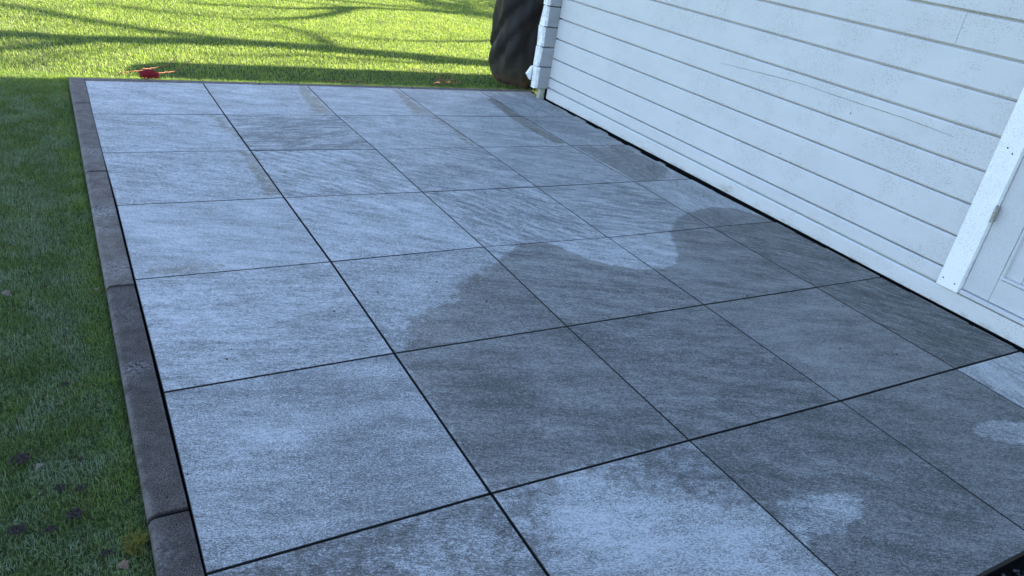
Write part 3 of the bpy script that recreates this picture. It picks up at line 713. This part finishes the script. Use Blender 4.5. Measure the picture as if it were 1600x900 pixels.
def leaf(x, y, L, label, mat, rz):
    V, F = [], []; n = 6
    for k in range(n + 1):
        s = k / n; w_ = math.sin(math.pi * s ** .8) * L * .33 * (1 + .25 * math.sin(s * 17 + rz)) + .0005
        c_ = L * .25 * math.sin(math.pi * s); V += [(s * L - L / 2, -w_, c_ + w_ * .35), (s * L - L / 2, 0, c_), (s * L - L / 2, w_, c_ + w_ * .5)]
    for k in range(n):
        a = 3 * k; F += [(a, a + 1, a + 4, a + 3), (a + 1, a + 2, a + 5, a + 4)]
    v, f = tubes([[(-L / 2, 0, 0), (-L * .75, .002, .003)]], [.0006], 4); b_ = len(V)
    V += [tuple(p) for p in v]; F += [tuple(i + b_ for i in q) for q in f]
    o = link('dry_leaf', mesh('dry_leaf', V, F, mat), loc=(x, y, -.016), label=label, cat='leaf', group='dry leaves on the shaded lawn')
    o.rotation_euler = (random.uniform(-.4, .4), random.uniform(-.3, .3), rz)
leaf(-.257, -3.184, .022, 'pale curled leaf beside the largest soil lump', m_leafp, .4)
leaf(-.132, -3.517, .026, 'brown leaf at the bottom of the photo beside the kerb', m_leaf, 2.2)
leaf(-.33, -2.382, .028, 'pale leaf at the left edge of the photo, level with the lighter kerb stone joint', m_leafp, 2.8)
leaf(-.103, -2.407, .022, 'curled brown leaf against the kerb at the joint of light and dark stones', m_leaf, 1.4)
leaf(-.20, -2.356, .018, 'small orange brown leaf in the grass left of the kerb joint', m_leaf, .3)
leaf(-.225, -1.795, .018, 'far brown leaf in the grass beside the lime stained kerb stone', m_leaf, .9)
# yellow moss tuft
pts, rad = [], []
for k in range(150):
    a = random.uniform(0, 6.28); d = random.uniform(0, .02); x, y = d * math.cos(a) * .7, d * math.sin(a) * 1.6
    L = random.uniform(.015, .035); a2 = random.uniform(0, 6.28)
    pts.append([(x, y, 0), (x + L * .3 * math.cos(a2), y + L * .3 * math.sin(a2), L * .6), (x + L * .8 * math.cos(a2), y + L * .8 * math.sin(a2), L * .8)]); rad.append([.0009, .0007, .0003])
v, f = tubes(pts, rad, 3, False)
link('moss_tuft', mesh('moss_tuft', v, f, m_moss), loc=(-.108, -3.455, -.042), label='yellow tuft of moss against the kerb near the bottom of the photo', cat='moss')

# grit lying on tiles and kerb
SP = [(0.519, -2.6), (0.515, -2.726), (0.877, -3.408), (2.178, -2.528), (2.068, -3.385), (2.261, -3.474), (0.009, -3.323), (0.906, -2.615), (0.813, -3.7), (1.212, -2.758), (1.527, -2.832), (1.012, -2.785), (0.243, -3.139), (0.391, -2.86), (0.686, -2.639), (2.311, -2.791), (0.921, -3.287), (1.833, -2.935), (1.364, -3.356), (0.169, -2.906), (0.253, -2.66), (2.609, -2.711), (2.028, -2.986), (-0.038, -3.376), (-0.032, -2.885), (-0.056, -2.872), (-0.044, -2.869), (-0.032, -1.843), (-0.065, -1.79)]
V, F = [], []
for k, (x, y) in enumerate(SP + [(random.uniform(0, 2.75), random.uniform(-4.1, -.1)) for _ in range(60)]):
    r = .0032 if k < len(SP) else .0016; v, f = stones(1, (x, x, y, y), .0005, r * .6, r * 1.2); b_ = len(V)
    V += v.tolist(); F += [tuple(int(q) + b_ for q in t_) for t_ in f]
link('grit', mesh('grit', V, F, m_mud), kind='stuff', label='scattered specks of dark grit lying on the tiles', cat='grit')

# ------------------------------------------------------------------ trees to the right whose branches shade the lawn
def up(gx, gy, Xp, gz=-.02):
    k = Xp - gx; return Vector((gx, gy, gz)) - sd * k
def limb(gpts, Xp, r0, r1, pre=()):
    P = [Vector(p) for p in pre] + [up(gx, gy, Xp + random.uniform(-.08, .08)) for gx, gy in gpts]
    P = smoothpath(P, 5); n = len(P); return P, [r0 + (r1 - r0) * i / (n - 1) for i in range(n)]
def bare_tree(trunk, limbs, label, loc):
    t_ = link('bare_tree', None, loc=loc, label=label, cat='tree', group='bare trees standing off to the right')
    o = Vector(loc)
    v, f = tubes([[p - o for p in trunk[0]]], [trunk[1]], 10); link('trunk', mesh('trunk', v, f, m_bark, smooth=True), t_)
    tw, tr = [], []
    for P, rad in limbs:
        v, f = tubes([[p - o for p in P]], [rad], 8); link('branch', mesh('branch', v, f, m_bark, smooth=True), t_)
        for k in range(int(len(P) * 1.5)):
            i = random.randrange(len(P) // 4, len(P)); p = P[i] - o; d = Vector((random.uniform(-.5, .5), random.uniform(-1, 1), random.uniform(-.3, 1))).normalized()
            L = random.uniform(.15, .5); q = p + d * L * .5 + Vector((0, 0, .03)); e = q + (d + Vector((0, random.uniform(-.4, .4), .4))).normalized() * L * .5
            tw.append([p, q, e]); tr.append([.006, .0045, .002])
    v, f = tubes(tw, tr, 4, False); link('twigs', mesh('twigs', v, f, m_twig), t_, kind='stuff')
XA = 9.0
A = limb([(3.1, 1.06), (2.5, 1.20), (1.88, 1.31), (1.22, 1.40), (.6, 1.33), (.1, 1.26), (-.4, 1.30), (-1.0, 1.33)], XA, .15, .10, pre=[(9.05, .62, -.05), (9.02, .62, 1.2)])
B = limb([(1.3, 1.42), (.87, 1.55), (.49, 1.70), (.17, 1.90), (-.07, 2.10), (-.4, 2.4)], XA, .07, .035)
F_ = limb([(.3, 1.28), (-.0, 1.12), (-.21, .95), (-.41, .80)], XA, .06, .03)
G_ = limb([(1.9, 1.32), (1.84, 1.48), (1.80, 1.9), (1.56, 2.25)], XA, .05, .02)
E_ = limb([(2.9, 1.08), (2.4, .97), (1.9, 1.02), (1.5, 1.07), (1.2, .98)], XA, .035, .015)
F2 = limb([(.5, 1.2), (.15, .95), (-.1, .62), (-.2, .45)], XA, .02, .008)
bare_tree((A[0], A[1]), [B, F_, G_, E_, F2], 'leafless tree with a leaning trunk beyond the cabin', (9.05, .62, -.05))
XB = 9.6
T2 = limb([(4.7, 3.78), (4.26, 3.80)], XB, .09, .06, pre=[(9.65, 3.35, -.05), (9.62, 3.36, 1.0)])
D_ = limb([(4.26, 3.79), (3.32, 3.90), (2.74, 3.96), (2.0, 4.05)], XB, .065, .03)
I_ = limb([(4.26, 3.80), (3.4, 3.7), (2.75, 3.56), (2.1, 3.21), (1.59, 3.12), (1.0, 3.0)], XB, .06, .03)
H_ = limb([(4.9, 3.2), (4.3, 2.45), (3.6, 2.1), (2.7, 1.87), (2.2, 1.91)], XB, .05, .02)
C_ = limb([(2.75, 3.56), (2.1, 2.8), (1.43, 2.43), (.92, 2.46), (.58, 2.56), (.2, 2.7)], XB, .045, .02)
K_ = limb([(2.75, 3.56), (1.6, 3.7), (.8, 3.4), (.1, 3.3)], XB, .03, .012)
bare_tree(T2, [D_, I_, H_, C_, K_], 'leafless tree with spreading limbs farther back than the leaning one', (9.65, 3.35, -.05))
# unseen shrub, added to cast the shade at the lawn's far right
sh = link('shadow_shrub', None, loc=(7.6, 4.55, -.05), label='unseen dense shrub added to shade the far right of the lawn', cat='shrub')
v, f = tubes([[(0, 0, 0), (.02, .01, .5), (0, 0, 1.1)]], [[.05, .04, .02]], 8); link('trunk', mesh('trunk', v, f, m_bark), sh)
N = 16000
d = rng.normal(size=(N, 3)); d /= np.linalg.norm(d, axis=1)[:, None]; rr = rng.uniform(.55, 1, N) ** .5
lob = 1 + .10 * np.sin(d[:, 0] * 9 + d[:, 1] * 7) + .08 * np.sin(d[:, 2] * 13 + d[:, 1] * 5)
C3 = d * (rr * lob)[:, None] * [.95, 1.45, .82] + [0, 0, .85]; C3[:, 2] = np.maximum(C3[:, 2], .02)
a1 = rng.normal(size=(N, 3)) * .028; a2 = rng.normal(size=(N, 3)) * .028
V = np.stack([C3, C3 + a1, C3 + a2], 1).reshape(-1, 3)
link('crown', mesh('crown', V, np.arange(3 * N).reshape(-1, 3).tolist(), m_shrub), sh)
